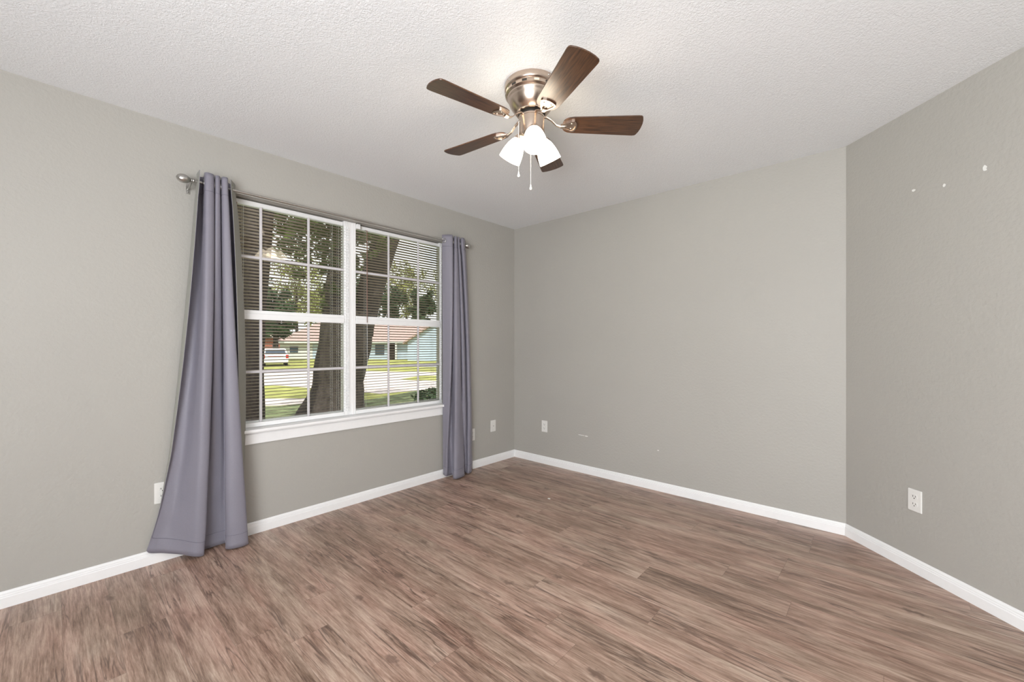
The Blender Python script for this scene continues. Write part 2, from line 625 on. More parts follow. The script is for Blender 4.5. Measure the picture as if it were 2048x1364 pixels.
def baseboard(name, a, b, nrm, label, ma=0.0, mb=0.0):
    """profile extruded from a to b; ma/mb: mitre slope at the ends (metres along per metre out)"""
    a, b, nrm = Vector(a), Vector(b), Vector(nrm).normalized()
    d = (b - a).normalized()
    bm = BM()
    ra = [bm.verts.new(a + nrm * (p + 0.0005) + Vector((0, 0, z)) + d * ma * p) for p, z in BPROF]
    rb = [bm.verts.new(b + nrm * (p + 0.0005) + Vector((0, 0, z)) - d * mb * p) for p, z in BPROF]
    n = len(BPROF)
    for i in range(n):
        j = (i + 1) % n
        bm.faces.new((ra[i], ra[j], rb[j], rb[i]))
    bm.faces.new(ra[::-1])
    bm.faces.new(rb)
    return struct(name, bm, M_TRIM, label, 'baseboard')


baseboard('baseboard_left', (0, REAR, 0), (0, 0, 0), (1, 0, 0), 'white moulded baseboard under the window wall', 0, 1)
baseboard('baseboard_back', (0, 0, 0), NB, (0, -1, 0), 'white moulded baseboard along the far wall', 1, 0.414)
baseboard('baseboard_right', NB, DE, (-0.70711, -0.70711, 0), 'white moulded baseboard along the angled wall', 0.414, 0)

# ------------------------------------------------------------------ window
MZ0, MZ1 = 1.357, 1.418
LW = (-2.725, -1.868)     # left unit clear width
RW = (-1.775, -0.968)     # right unit


def window_unit(name, yr, muntins, label):
    e = empty(name, ((-0.05), (yr[0] + yr[1]) / 2, 0.665))
    tag(e, label, 'window', None, 'structure')
    L = e.location

    def O(n, bm, m, **k):
        for v in bm.verts: v.co -= L
        return obj(n, bm, m, e, **k)
    a, b = yr
    bm = BM()   # outer frame
    box(bm, -0.098, -0.052, a - 0.03, a, 0.645, 2.128)
    box(bm, -0.098, -0.052, b, b + 0.03, 0.645, 2.128)
    box(bm, -0.1, -0.09, a, b, 0.645, 0.672)
    box(bm, -0.1, -0.095, a, b, 2.10, 2.128)
    O('frame', bm, M_VINYL, bevel=0.002)
    bm = BM()
    box(bm, -0.060, -0.040, a, b, 0.666, 0.694)
    O('bottom_rail', bm, M_VINYL, bevel=0.002)
    bm = BM()
    box(bm, -0.062, -0.036, a, b, MZ0, MZ1 - 0.022)
    box(bm, -0.062, -0.042, a, b, MZ1 - 0.022, MZ1)
    O('meeting_rail', bm, M_VINYL, bevel=0.003)
    for (zz0, zz1, zm, nm) in ((0.694, MZ0, 1.021, 'lower_grille'), (MZ1, 2.092, 1.758, 'upper_grille')):
        bm = BM()
        for my in muntins:
            box(bm, -0.056, -0.045, my - 0.008, my + 0.008, zz0, zz1)
        box(bm, -0.0555, -0.0455, a, b, zm - 0.009, zm + 0.009)
        O(nm, bm, M_GRILLE, bevel=0.003)
    for (zz0, zz1, nm) in ((0.694, MZ0, 'lower_pane'), (MZ1, 2.092, 'upper_pane')):
        bm = BM()
        box(bm, -0.0515, -0.0505, a, b, zz0, zz1)
        # single reflective sheet: keep only the room-side face
        bmesh.ops.delete(bm, geom=[f for f in bm.faces if f.calc_center_median().x < -0.0508 or abs(f.calc_center_median().x + 0.0505) > 1e-5], context='FACES')
        O(nm, bm, M_GLASS)
    return e


window_unit('window_1', LW, (-2.425, -2.124), 'left double-hung half of the window, white grilles')
window_unit('window_2', RW, (-1.49, -1.201), 'right double-hung half of the window, white grilles')
bm = BM()
box(bm, -0.098, -0.046, -1.838, -1.805, 0.665, 2.128)
box(bm, -0.060, -0.0455, -1.867, -1.838, 0.665, 2.128)
box(bm, -0.060, -0.0415, -1.805, -1.776, 0.665, 2.128)
struct('trim_1', bm, M_VINYL, 'white mullion between the two window halves', 'window mullion', 0.002)
bm = BM()
box(bm, -0.125, 0.002, WO[0], WO[1], 0.643, 0.664)
box(bm, 0.0, 0.044, WO[0] - 0.03, WO[1] + 0.03, 0.643, 0.664)
struct('trim_2', bm, M_TRIM, 'white window stool projecting below the panes', 'window sill', 0.005)
bm = BM()
box(bm, 0.0005, 0.015, WO[0] - 0.02, WO[1] + 0.02, 0.568, 0.632)
box(bm, 0.0005, 0.010, WO[0] - 0.02, WO[1] + 0.02, 0.630, 0.6425)
struct('trim_3', bm, M_TRIM, 'white apron board under the window stool', 'window apron', 0.004)


def blind(yr, label, wand_y, cords, ends=None):
    a, b = yr
    e = empty('window_blind', (-0.078, (a + b) / 2, 2.122))
    tag(e, label, 'window blind', 'mini blinds in the double window')
    L = e.location

    def O(n, bm, m, **k):
        for v in bm.verts: v.co -= L
        return obj(n, bm, m, e, **k)
    bm = BM()
    box(bm, -0.095, -0.062, a + 0.001, b - 0.001, 2.088, 2.121)
    O('head_rail', bm, M_VINYL, bevel=0.002)
    bm = BM()
    z = 0.712
    th = radians(14)
    while z < 2.083:
        # slightly crowned slat, inner edge raised
        r = []
        for k in range(4):
            s = -0.0125 + 0.025 * k / 3
            zz = z + sin(th) * s + 0.0012 * (1 - (s / 0.0125) ** 2)
            xx = -0.078 + cos(th) * s
            r.append((bm.verts.new((xx, a + 0.004, zz)), bm.verts.new((xx, b - 0.001, zz))))
        for p, q in zip(r, r[1:]):
            bm.faces.new((p[0], p[1], q[1], q[0]))
        z += 0.0212
    s = O('slats', bm, M_SLAT, smooth=True)
    so = s.modifiers.new('thick', 'SOLIDIFY')
    so.thickness = 0.0006
    bm = BM()
    box(bm, -0.091, -0.065, a + 0.004, b - 0.004, 0.690, 0.703)
    O('bottom_bar', bm, M_VINYL, bevel=0.002)
    for cy in cords:
        bm = BM()
        tube(bm, [(-0.0635, cy, 0.70), (-0.0635, cy, 2.088)], 0.0009, 6)
        tube(bm, [(-0.0925, cy, 0.70), (-0.0925, cy, 2.088)], 0.0009, 6)
        O('ladder_cord', bm, M_VINYL)
    if wand_y is not None:
        bm = BM()
        tube(bm, [(-0.030, wand_y, 2.086), (-0.028, wand_y, 1.37)], 0.0028, 8)
        tube(bm, [(-0.062, wand_y, 2.094), (-0.030, wand_y, 2.084)], 0.0028, 8)
        O('tilt_wand', bm, M_WAND)
        bm = BM()
        tube(bm, [(-0.028, wand_y, 1.371), (-0.026, wand_y + 0.002, 0.90)], 0.0009, 6)
        O('pull_cord', bm, M_VINYL)
    if ends:
        bm = BM()
        z = 0.712
        while z < 2.083:
            box(bm, -0.0452, -0.036, ends[0], ends[1], z - 0.0035, z + 0.0035)
            z += 0.0212
        box(bm, -0.0452, -0.0375, ends[0] + 0.012, ends[0] + 0.0135, 0.70, 2.088)
        box(bm, -0.0452, -0.0375, ends[1] - 0.008, ends[1] - 0.0065, 0.70, 2.088)
        O('slat_end', bm, M_VINYL)
    return e


blind(LW, 'mini blind over the left half of the window, backlit shade put into its taupe colour', -2.565, (-2.52, -1.949, -1.90), (-1.866, -1.828))
blind(RW, 'mini blind over the right half of the window, backlit shade put into its taupe colour', -1.69, (-1.68, -1.03), (-0.966, -0.952))
bm = BM()
box(bm, -0.0455, -0.028, -1.775, -1.745, 2.085, 2.122)
bkt = obj('blind_bracket', bm, M_VINYL, bpy.data.objects['window_blind.001'], bevel=0.002)
for v in bkt.data.vertices: v.co -= bkt.parent.location

# ------------------------------------------------------------------ curtain rod
RXX, RZ = 0.09, 2.115
e = empty('curtain_rod', (RXX, -1.8, RZ))
tag(e, 'brushed nickel curtain rod with ball finials above the window', 'curtain rod')


def O_(n, bm, m, par, **k):
    for v in bm.verts: v.co -= par.location
    return obj(n, bm, m, par, **k)


bm = BM()
tube(bm, [(RXX, -2.80, RZ), (RXX, -1.7, RZ)], 0.0075, 16)
tube(bm, [(RXX, -1.7, RZ), (RXX, -0.795, RZ)], 0.0055, 16)
O_('rod', bm, M_SATIN, e, smooth='auto')
for s, y in ((-1, -2.80), (1, -0.795)):
    bm = BM()
    m4 = Matrix.Translation((RXX, y, RZ)) @ Matrix.Rotation(-s * pi / 2, 4, 'X')
    lathe(bm, [(0.0095, 0), (0.0095, 0.008), (0.007, 0.010), (0.007, 0.018), (0.012, 0.022), (0.019, 0.030), (0.0235, 0.042), (0.0245, 0.053),
               (0.0215, 0.066), (0.015, 0.076), (0.006, 0.082), (0.001, 0.083)], 28, m4)
    O_('finial', bm, M_SATIN, e, smooth=True)
for y in (-2.815, -0.90):
    bm = BM()
    box(bm, 0.0005, 0.004, y - 0.009, y + 0.009, RZ - 0.055, RZ + 0.012)
    tube(bm, [(0.004, y, RZ - 0.028), (0.05, y, RZ - 0.028), (0.084, y, RZ - 0.012)], 0.0045, 10)
    torus(bm, (RXX, y, RZ), (0, 1, 0), 0.0115, 0.0025, 20, 6)
    ball(bm, (0.005, y, RZ - 0.045), 0.003, 0.004, 0.004, 10, 6)
    O_('wall_bracket', bm, M_SATIN, e, smooth='auto')

# ------------------------------------------------------------------ curtains


def catmull(P, n):
    """P list of 2-tuples; n samples per span"""
    out = []
    Q = [P[0]] + list(P) + [P[-1]]
    for i in range(1, len(Q) - 2):
        p0, p1, p2, p3 = [Vector((*q, 0)) for q in Q[i - 1:i + 3]]
        for k in range(n):
            t = k / n
            out.append(0.5 * ((2 * p1) + (-p0 + p2) * t + (2 * p0 - 5 * p1 + 4 * p2 - p3) * t * t + (-p0 + 3 * p1 - 3 * p2 + p3) * t ** 3))
    out.append(Vector((*P[-1], 0)))
    return out


def wy(px, x):
    """y (along the window wall) of the sight line through column px at distance x from the wall"""
    u = (px - 1024) / FPX
    dx, dy = FW.x + u * RT.x, FW.y + u * RT.y
    return CAM.y + (x - CAM.x) / dx * dy


def curtain(top, mid, bot, ztop, zb, label, flare=0.0):
    top, mid, bot = [[(wy(p, x), x) for p, x in q] for q in (top, mid, bot)]
    base = Vector((0.09, (bot[0][0] + bot[-1][0]) / 2, 0.03))
    e = empty('curtain', base)
    tag(e, label, 'curtain', 'grey grommet curtains beside the window')
    T, M, B = catmull(top, 7), catmull(mid, 7), catmull(bot, 7)
    n = len(T)
    rows = 84
    VM = (ztop - 1.05) / ztop

    def prof(i, v):
        a = (v - VM) * (v - 1) / (VM)
        b = v * (v - 1) / (VM * (VM - 1))
        c = v * (v - VM) / (1 - VM)
        q = T[i] * a + M[i] * b + B[i] * c
        if v < 0.07:
            q = q.lerp(T[i], 1 - v / 0.07)
        return q

    bm = BM()
    grid = []
    for r in range(rows + 1):
        v = r / rows
        row = []
        for i in range(n):
            u = i / (n - 1)
            p = prof(i, v)
            zbot = zb(u)
            p = p - Vector((flare * v ** 9 * max(0, 1 - u / 0.3), 0, 0))
            z = ztop + (zbot - ztop) * v
            amp = 0.009 * v ** 3
            p = p + Vector((mnoise.noise((p.x * 9, z * 4.2, 3.1)) * amp * 0.6, mnoise.noise((p.x * 12, z * 7, 8.1)) * amp, 0))
            x = max(p.y, 0.0165 if z < 0.70 else 0.012)
            row.append(bm.verts.new(Vector((x, p.x, z)) - base))
        grid.append(row)
    for a, b in zip(grid, grid[1:]):
        for i in range(n - 1):
            bm.faces.new((a[i], a[i + 1], b[i + 1], b[i]))
    for f in bm.faces: f.smooth = True
    me = bpy.data.meshes.new('fabric')
    bm.to_mesh(me)
    bm.free()
    me.materials.append(M_LINING)
    me.materials.append(M_CURT)
    o = bpy.data.objects.new('fabric', me)
    COL.objects.link(o)
    o.parent = e
    so = o.modifiers.new('thick', 'SOLIDIFY')
    so.thickness = 0.002
    so.offset = 1.0
    so.material_offset = 1
    so.material_offset_rim = 1
    for nm, k in (('header_seam', 4), ('hem_seam', rows - 3)):
        bm = BM()
        vco = [me.vertices[k * n + i].co.copy() for i in range(n)]
        tube(bm, [c + Vector((0.0006, -0.0004, 0)) for c in vco], 0.0012, 5)
        obj(nm, bm, M_SEAM, e)
    # grommets where the rod runs through the folds
    for a, b in zip(T, T[1:]):
        if (a.y - RXX) * (b.y - RXX) < 0:
            t = (RXX - a.y) / (b.y - a.y)
            y = a.x + (b.x - a.x) * t
            d = (b - a).normalized()
            bm = BM()
            torus(bm, Vector((RXX, y, RZ)) - base, Vector((-d.x, d.y, 0)), 0.0185, 0.0032, 22, 8)
            obj('grommet', bm, M_SATIN, e, smooth=True)
    return e


M_SEAM = fabric_mat('curtain_stitching', (0.17, 0.16, 0.20), 0.1, 0.6)
curtain([(400, .150), (394, .050), (406, .045), (409, .125), (418, .142), (428, .128), (429, .060), (431, .125), (440, .125), (441, .060), (443, .120), (449, .138), (456, .130),
         (455, .055), (470, .040), (461, .120)],
        [(367, .080), (360, .030), (385, .035), (397, .100), (408, .135), (424, .125), (423, .060), (428, .085), (442, .075), (447, .050), (448, .120), (460, .145), (475, .140),
         (470, .060), (491, .030), (476, .110)],
        [(315, .020), (317, .022), (338, .030), (365, .075), (390, .125), (409, .125), (402, .060), (425, .042), (440, .042), (453, .055), (451, .130), (470, .165), (497, .160),
         (488, .090), (480, .050), (470, .040)],
        2.165, lambda u: 0.085 - 0.075 * min(1, u / 0.30), 'lavender-grey curtain left of the window, flared at its hem', 0.045)
curtain([(884, .075), (893, .110), (904, .140), (906, .120), (907, .060), (908, .110), (912, .130), (914, .120), (914.5, .060), (915, .110), (918, .130), (919.5, .110), (919, .060),
         (922, .120), (928, .130), (931, .060)],
        [(885, .040), (893, .080), (902, .120), (904, .100), (904, .060), (906, .100), (913, .140), (921, .130), (921, .070), (923, .100), (928, .120), (931, .100), (931, .070),
         (934, .110), (939, .120), (941, .050)],
        [(886, .020), (888, .030), (890, .050), (893, .060), (898, .050), (905, .060), (906, .130), (915, .160), (928, .150), (929, .080), (930, .080), (932, .090), (933, .090),
         (936, .120), (943, .115), (945, .050)],
        2.165, lambda u: 0.035 - 0.02 * min(1, u / 0.4), 'lavender-grey curtain right of the window, hanging straight near the corner')

# ------------------------------------------------------------------ outlets and plates


def rrect(w, h, r, seg=5):
    pts = []
    for cx, cy, a0 in ((w / 2 - r, h / 2 - r, 0), (-w / 2 + r, h / 2 - r, 90), (-w / 2 + r, -h / 2 + r, 180), (w / 2 - r, -h / 2 + r, 270)):
        for k in range(seg + 1):
            a = radians(a0 + 90 * k / seg)
            pts.append((cx + r * cos(a), cy + r * sin(a)))
    return pts


def prism(bm, pts, z0, z1, inset=0.0, cx=0, cy=0):
    a = [bm.verts.new((cx + x, cy + y, z0)) for x, y in pts]
    b = [bm.verts.new((cx + x * (1 - inset), cy + y * (1 - inset), z1)) for x, y in pts]
    n = len(pts)
    for i in range(n):
        bm.faces.new((a[i], a[(i + 1) % n], b[(i + 1) % n], b[i]))
    bm.faces.new(a[::-1])
    bm.faces.new(b)


def plate(name, loc, rot, label, cat, style, group=None):
    """local frame: X right, Y up, Z out of the wall"""
    e = empty(name, loc)
    e.rotation_euler = (radians(90), 0, rot)
    tag(e, label, cat, group)
    bm = BM()
    prism(bm, rrect(0.070, 0.115, 0.003), 0.0002, 0.003)
    prism(bm, rrect(0.070, 0.115, 0.003), 0.003, 0.0055, 0.05)
    obj('cover_plate', bm, M_PLATE, e)
    if style == 'duplex':
        for s in (1, -1):
            bm = BM()
            pts = [(0.0172 * cos(radians(a)), max(-0.0125, min(0.0125, 0.0172 * sin(radians(a))))) for a in range(0, 360, 12)]
            prism(bm, pts, 0.0053, 0.0068, 0.02, 0, s * 0.0195)
            rc = obj('receptacle', bm, M_PLATE, e)
            bm = BM()
            box(bm, -0.0078, -0.0052, s * 0.0195 - 0.001, s * 0.0195 + 0.008, 0.0066, 0.0071)
            box(bm, 0.0052, 0.0078, s * 0.0195 - 0.001, s * 0.0195 + 0.007, 0.0066, 0.0071)
            prism(bm, [(0.0028 * cos(radians(a)), 0.0028 * sin(radians(a))) for a in range(0, 360, 30)], 0.0066, 0.0071, 0, 0, s * 0.0195 - 0.0075)
            obj('slot', bm, M_SLOT, rc)
        bm = BM()
        prism(bm, [(0.003 * cos(radians(a)), 0.003 * sin(radians(a))) for a in range(0, 360, 30)], 0.0053, 0.0062, 0.1)
        obj('screw', bm, M_PLATE, e)
    elif style == 'jack':
        bm = BM()
        prism(bm, [(0.0055 * cos(radians(a)), 0.0055 * sin(radians(a))) for a in range(0, 360, 30)], 0.0053, 0.009, 0.1)
        obj('cable_jack', bm, M_SATIN, e)
        for s in (1, -1):
            bm = BM()
            prism(bm, [(0.003 * cos(radians(a)), s * 0.042 + 0.003 * sin(radians(a))) for a in range(0, 360, 30)], 0.0053, 0.0062, 0)
            obj('screw', bm, M_PLATE, e)
    return e


plate('wall_outlet', (0.0005, -2.928, 0.377), radians(90), 'white duplex outlet half hidden by the left curtain hem', 'outlet', 'duplex')
plate('wall_outlet', (0.0005, -0.615, 0.328), radians(90), 'white outlet peeking out behind the right curtain', 'outlet', 'duplex')
plate('cable_plate', (0.0005, -0.325, 0.374), radians(90), 'white cable jack plate on window wall near the corner', 'wall plate', 'jack')
plate('wall_outlet', (0.412, -0.0005, 0.376), 0, 'white outlet on the far wall beside the corner', 'outlet', 'duplex')
q = on_diag(0.427, 0.376, 0.0005)
plate('wall_outlet', q, radians(-45), 'white duplex outlet on the angled right wall', 'outlet', 'duplex')

bm = BM()
q = Vector((1.033, -0.752, 0))
for k, (dx, dy, r) in enumerate(((0, 0, 0.011),)):
    a = bmesh.ops.create_icosphere(bm, subdivisions=1, radius=r, matrix=Matrix.Translation(q + Vector((dx, dy, 0.003))) @ Matrix.Diagonal((1.3, 0.8, 0.35, 1)))
chip = obj('paint_chip', bm, M_PLATE)
tag(chip, 'tiny white crumb lying on the floor near the far corner', 'crumb')

# ------------------------------------------------------------------ ceiling fan
FC = Vector((1.710, -1.791, 2.44))
fan = empty('ceiling_fan', FC)
tag(fan, 'nickel ceiling fan with five walnut blades and three lit frosted shades', 'ceiling fan')
bm = BM()
lathe(bm, [(0.128, 0.0), (0.130, -0.004), (0.130, -0.026), (0.127, -0.030), (0.123, -0.033), (0.125, -0.036), (0.126, -0.052),
           (0.121, -0.057), (0.117, -0.060), (0.1165, -0.066), (0.113, -0.070), (0.111, -0.078), (0.105, -0.094), (0.094, -0.112), (0.082, -0.126),
           (0.074, -0.132), (0.074, -0.137), (0.070, -0.1385)], 64)
mh = obj('motor_housing', bm, M_NICKEL, fan, smooth='auto')
for k in range(14):
    bm = BM()
    a = 2 * pi * k / 14 + 0.2
    m4 = Matrix.Rotation(a, 4, 'Z')
    box(bm, 0.1235, 0.1268, -0.011, 0.011, -0.049, -0.040, m4)
    obj('vent_slot', bm, M_DARKM if k % 3 else simple('vent_bright', (0.8, 0.7, 0.5), 0.4), mh)
for k in range(4):
    bm = BM()
    a = 2 * pi * k / 4 + 2.9
    p = Vector((0.130 * cos(a), 0.130 * sin(a), -0.015))
    ball(bm, p, 0.004, 0.004, 0.004, 10, 6)
    obj('screw', bm, M_SATIN, mh, smooth=True)
bm = BM()
lathe(bm, [(0.066, -0.1385), (0.056, -0.141), (0.056, -0.158)], 40)
obj('flywheel', bm, M_DARKM, fan, smooth='auto')
bm = BM()
lathe(bm, [(0.057, -0.150), (0.0625, -0.153), (0.0625, -0.160), (0.0605, -0.161), (0.0605, -0.163), (0.0625, -0.164), (0.0625, -0.235), (0.058, -0.248),
           (0.048, -0.262), (0.030, -0.272), (0.012, -0.276), (0.010, -0.283), (0.004, -0.286)], 48)
obj('switch_housing', bm, M_NICKEL, fan, smooth='auto')

BLZ = 2.254 - 2.44
PITCH = radians(11)
bm = BM()
outline = []
R0, R1 = 0.150, 0.533
halfw = lambda t: 0.050 + 0.017 * t
# rounded root
for k in range(9):
    a = radians(180 - 90 + k * 0)  # placeholder keeps symmetry simple
top = []
for k in range(7):
    a = radians(90 * k / 6)
    top.append((R0 + 0.035 * (1 - sin(a)), 0.0 + (0.022 + 0.030 * (1 - cos(a)))))
top = [(R0, 0.018), (R0 + 0.004, 0.030), (R0 + 0.013, 0.041), (R0 + 0.028, 0.049), (R0 + 0.05, 0.053)]
top += [(R0 + 0.05 + (R1 - 0.03 - R0 - 0.05) * k / 6, 0.053 + 0.014 * k / 6) for k in range(1, 7)]
top += [(R1 - 0.018, 0.0655), (R1 - 0.011, 0.060), (R1 - 0.004, 0.040), (R1, 0.015)]
outline = top + [(x, -y) for x, y in top[::-1]]
prism(bm, outline, -0.003, 0.003)
blade_me = obj('tmp', bm, M_BLADE, None)
bevm = blade_me.data
COL.objects.unlink(blade_me)


def arm_mesh():
    bm = BM()
    # curved bar from flywheel dropping to the blade
    pts = [(0.050, 0, -0.148), (0.072, 0, -0.150), (0.095, 0, -0.163), (0.118, 0, -0.186), (0.140, 0, BLZ - 0.009), (0.160, 0, BLZ - 0.009)]
    w = [0.011, 0.009, 0.008, 0.008, 0.010, 0.012]
    rings = []
    for (x, y, z), ww in zip(pts, w):
        rings.append([bm.verts.new((x, -ww, z)), bm.verts.new((x, ww, z)), bm.verts.new((x, ww * 0.8, z - 0.005)), bm.verts.new((x, -ww * 0.8, z - 0.005))])
    for a, b in zip(rings, rings[1:]):
        for i in range(4):
            bm.faces.new((a[i], a[(i + 1) % 4], b[(i + 1) % 4], b[i]))
    bm.faces.new(rings[0][::-1])
    bm.faces.new(rings[-1])
    return bm


def bracket_mesh():
    """rounded triangular plate under the blade root, with a raised rim; local frame of the blade"""
    bm = BM()
    tri = [(0.140, 0.010), (0.165, 0.022), (0.190, 0.033), (0.203, 0.036), (0.210, 0.030), (0.216, 0.015), (0.218, 0.0)]
    tri = tri + [(x, -y) for x, y in tri[-2::-1]]
    c = (0.185, 0)
    n = len(tri)
    zo, zr, zi = -0.0032, -0.010, -0.0055
    a = [bm.verts.new((x, y, zo)) for x, y in tri]
    b = [bm.verts.new((x, y, zr)) for x, y in tri]
    d = [bm.verts.new((c[0] + (x - c[0]) * 0.80, y * 0.80, zr)) for x, y in tri]
    g = [bm.verts.new((c[0] + (x - c[0]) * 0.76, y * 0.76, zi)) for x, y in tri]
    for p, q in ((a, b), (b, d), (d, g)):
        for i in range(n):
            bm.faces.new((p[i], p[(i + 1) % n], q[(i + 1) % n], q[i]))
    bm.faces.new(g)
    bm.faces.new(a[::-1])
    return bm


for k in range(5):
    ang = radians(-142.87 + 72 * k) + YAW
    R = Matrix.Rotation(ang, 4, 'Z')
    # pitch: right-hand edge (looking outwards) higher
    Bm = Matrix.Translation((0, 0, BLZ)) @ R @ Matrix.Rotation(PITCH * -1, 4, 'X')
    o = bpy.data.objects.new('blade', bevm)
    COL.objects.link(o)
    o.parent = fan
    o.matrix_local = Bm
    b = o.modifiers.new('bevel', 'BEVEL')
    b.width = 0.0015
    b.segments = 2
    bk = obj('blade_bracket', bracket_mesh(), M_NICKEL, o)
    for s in ((0.165, 0.0), (0.192, 0.017), (0.192, -0.017)):
        bm = BM()
        ball(bm, (s[0], s[1], -0.0065), 0.004, 0.004, 0.0022, 10, 6)
        obj('screw', bm, M_SATIN, bk, smooth=True) if False else obj('screw', bm, M_SATIN, o, smooth=True)
    ar = obj('blade_arm', arm_mesh(), M_NICKEL, fan, bevel=0.001)
    ar.matrix_local = R

# light kit
for cam_ang in (-85, 34, 156):
    ang = radians(cam_ang) + YAW
    d = Vector((cos(ang), sin(ang), 0))
    neck = d * 0.064 + Vector((0, 0, 2.196 - 2.44))
    mouth = d * 0.116 + Vector((0, 0, 2.106 - 2.44))
    ax = (mouth - neck).normalized()
    q = ax.to_track_quat('Z', 'Y').to_matrix().to_4x4()
    q.translation = neck
    bm = BM()
    tube(bm, [d * 0.046 + Vector((0, 0, -0.222)), d * 0.058 + Vector((0, 0, -0.226)), neck - ax * 0.012], 0.008, 10)
    lathe(bm, [(0.010, -0.016), (0.020, -0.014), (0.0245, -0.006), (0.0245, 0.008), (0.022, 0.008)], 24, q)
    fit = obj('lamp_holder', bm, M_NICKEL, fan, smooth='auto')
    bm = BM()
    prof = [(0.0225, 0.000), (0.0265, 0.006), (0.034, 0.018), (0.041, 0.034), (0.047, 0.054), (0.0515, 0.076), (0.054, 0.098), (0.0548, 0.106),
            (0.0528, 0.106), (0.0495, 0.076), (0.045, 0.054), (0.039, 0.034), (0.032, 0.019), (0.024, 0.008)]
    lathe(bm, prof, 36, q, caps=False)
    obj('lamp_shade', bm, M_SHADE, fan, smooth=True)
    bm = BM()
    lathe(bm, [(0.004, 0.012), (0.013, 0.016), (0.014, 0.028), (0.022, 0.046), (0.026, 0.062), (0.022, 0.078), (0.010, 0.087), (0.002, 0.088)], 20, q)
    obj('bulb', bm, M_BULB, fan, smooth=True)


def cam_off(X, Z): return RT * X + FW * Z


for (X, Z, zt, zb) in ((-0.060, -0.032, -0.185, 2.013 - 2.44), (-0.001, 0.064, -0.20, 1.990 - 2.44)):
    p = cam_off(X, Z)
    bm = BM()
    z = zt
    tube(bm, [p * 0.95 + Vector((0, 0, zt)), p * 1.04 + Vector((0, 0, zt - 0.004)), p * 1.05 + Vector((0, 0, zb))], 0.0010, 6)
    k = 0
    while z - 0.008 > zb:
        z -= 0.006
        ball(bm, p * 1.05 + Vector((0, 0, z)), 0.0016, 0.0016, 0.0016, 6, 4)
    c = obj('pull_chain', bm, M_PLATE, fan)
    bm = BM()
    m4 = Matrix.Translation(p * 1.05 + Vector((0, 0, zb)))
    lathe(bm, [(0.0012, 0.002), (0.003, -0.002), (0.0038, -0.010), (0.0065, -0.017), (0.007, -0.021), (0.004, -0.026), (0.001, -0.027)], 16, m4)
    obj('fob', bm, M_PLATE, c, smooth=True)

# ------------------------------------------------------------------ outdoors
GZ = -0.5


def at(px, Z, z=GZ):
    p = CAM + FW * Z + RT * ((px - 1024) / FPX * Z)
    return Vector((p.x, p.y, z))


def pt(px, py, Z):
    p = at(px, Z)
    p.z = CAM.z + (691.5 - py) / FPX * Z
    return p


def ground(name, pts, z0, z1, m, label, cat):
    bm = BM()
    a = [bm.verts.new((p.x, p.y, z0)) for p in pts]
    b = [bm.verts.new((p.x, p.y, z1)) for p in pts]
    n = len(pts)
    for i in range(n): bm.faces.new((a[i], a[(i + 1) % n], b[(i + 1) % n], b[i]))
    bm.faces.new(a[::-1])
    bm.faces.new(b)
    return tag(obj(name, bm, m), label, cat, None, 'structure')


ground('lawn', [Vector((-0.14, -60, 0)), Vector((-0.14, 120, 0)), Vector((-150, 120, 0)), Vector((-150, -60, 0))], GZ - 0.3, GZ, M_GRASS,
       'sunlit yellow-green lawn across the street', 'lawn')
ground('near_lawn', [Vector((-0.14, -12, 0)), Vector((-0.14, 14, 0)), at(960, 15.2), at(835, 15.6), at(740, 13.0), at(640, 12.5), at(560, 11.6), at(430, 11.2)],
       GZ + 0.001, GZ + 0.015, M_GRASS_SHADED, 'green grass around the big tree outside the window, shade put into its colour', 'lawn')
ground('street', [at(300, 19.5), at(400, 18.4), at(560, 17.6), at(690, 15.6), at(760, 14.6), at(845, 15.7), at(1000, 15.6), at(1000, 26), at(700, 27.6), at(420, 31), at(300, 33)],
       GZ + 0.001, GZ + 0.012, M_CONC, 'pale sunlit street crossing behind the trees', 'street')
ground('sidewalk', [at(400, 11.3), at(560, 11.7), at(672, 12.6), at(640, 13.2), at(560, 13.2), at(400, 12.8)], GZ + 0.001, GZ + 0.02, M_CONC,
       'pale strip of walkway left of the big tree', 'sidewalk')
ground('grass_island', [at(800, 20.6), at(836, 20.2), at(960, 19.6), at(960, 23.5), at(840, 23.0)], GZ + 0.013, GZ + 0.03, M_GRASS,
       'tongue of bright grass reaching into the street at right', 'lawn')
ground('far_road', [at(640, 33.5), at(980, 33.0), at(980, 36.0), at(640, 36.5)], GZ + 0.001, GZ + 0.012, M_ASPH, 'grey road strip in front of the blue house', 'road')


def interp(tbl, y):
    for (a, va), (b, vb) in zip(tbl, tbl[1:]):
        if (a - y) * (b - y) <= 0:
            return va + (vb - va) * (y - a) / (b - a)
    return tbl[-1][1]


def trunk(bm, edges, Z, seg=22, wob=0.14):
    """edges: (py, left px, right px) from base to top, at depth Z"""
    pts, rads = [], []
    ys = [e_[0] for e_ in edges]
    steps = 26
    lt = [(e_[0], e_[1]) for e_ in edges]
    rt = [(e_[0], e_[2]) for e_ in edges]
    for k in range(steps + 1):
        y = ys[0] + (ys[-1] - ys[0]) * k / steps
        l, r = interp(lt, y), interp(rt, y)
        pts.append(pt((l + r) / 2, y, Z))
        rads.append((r - l) / 2 * Z / FPX)
    tube(bm, pts, rads, seg, wob, 1.6)


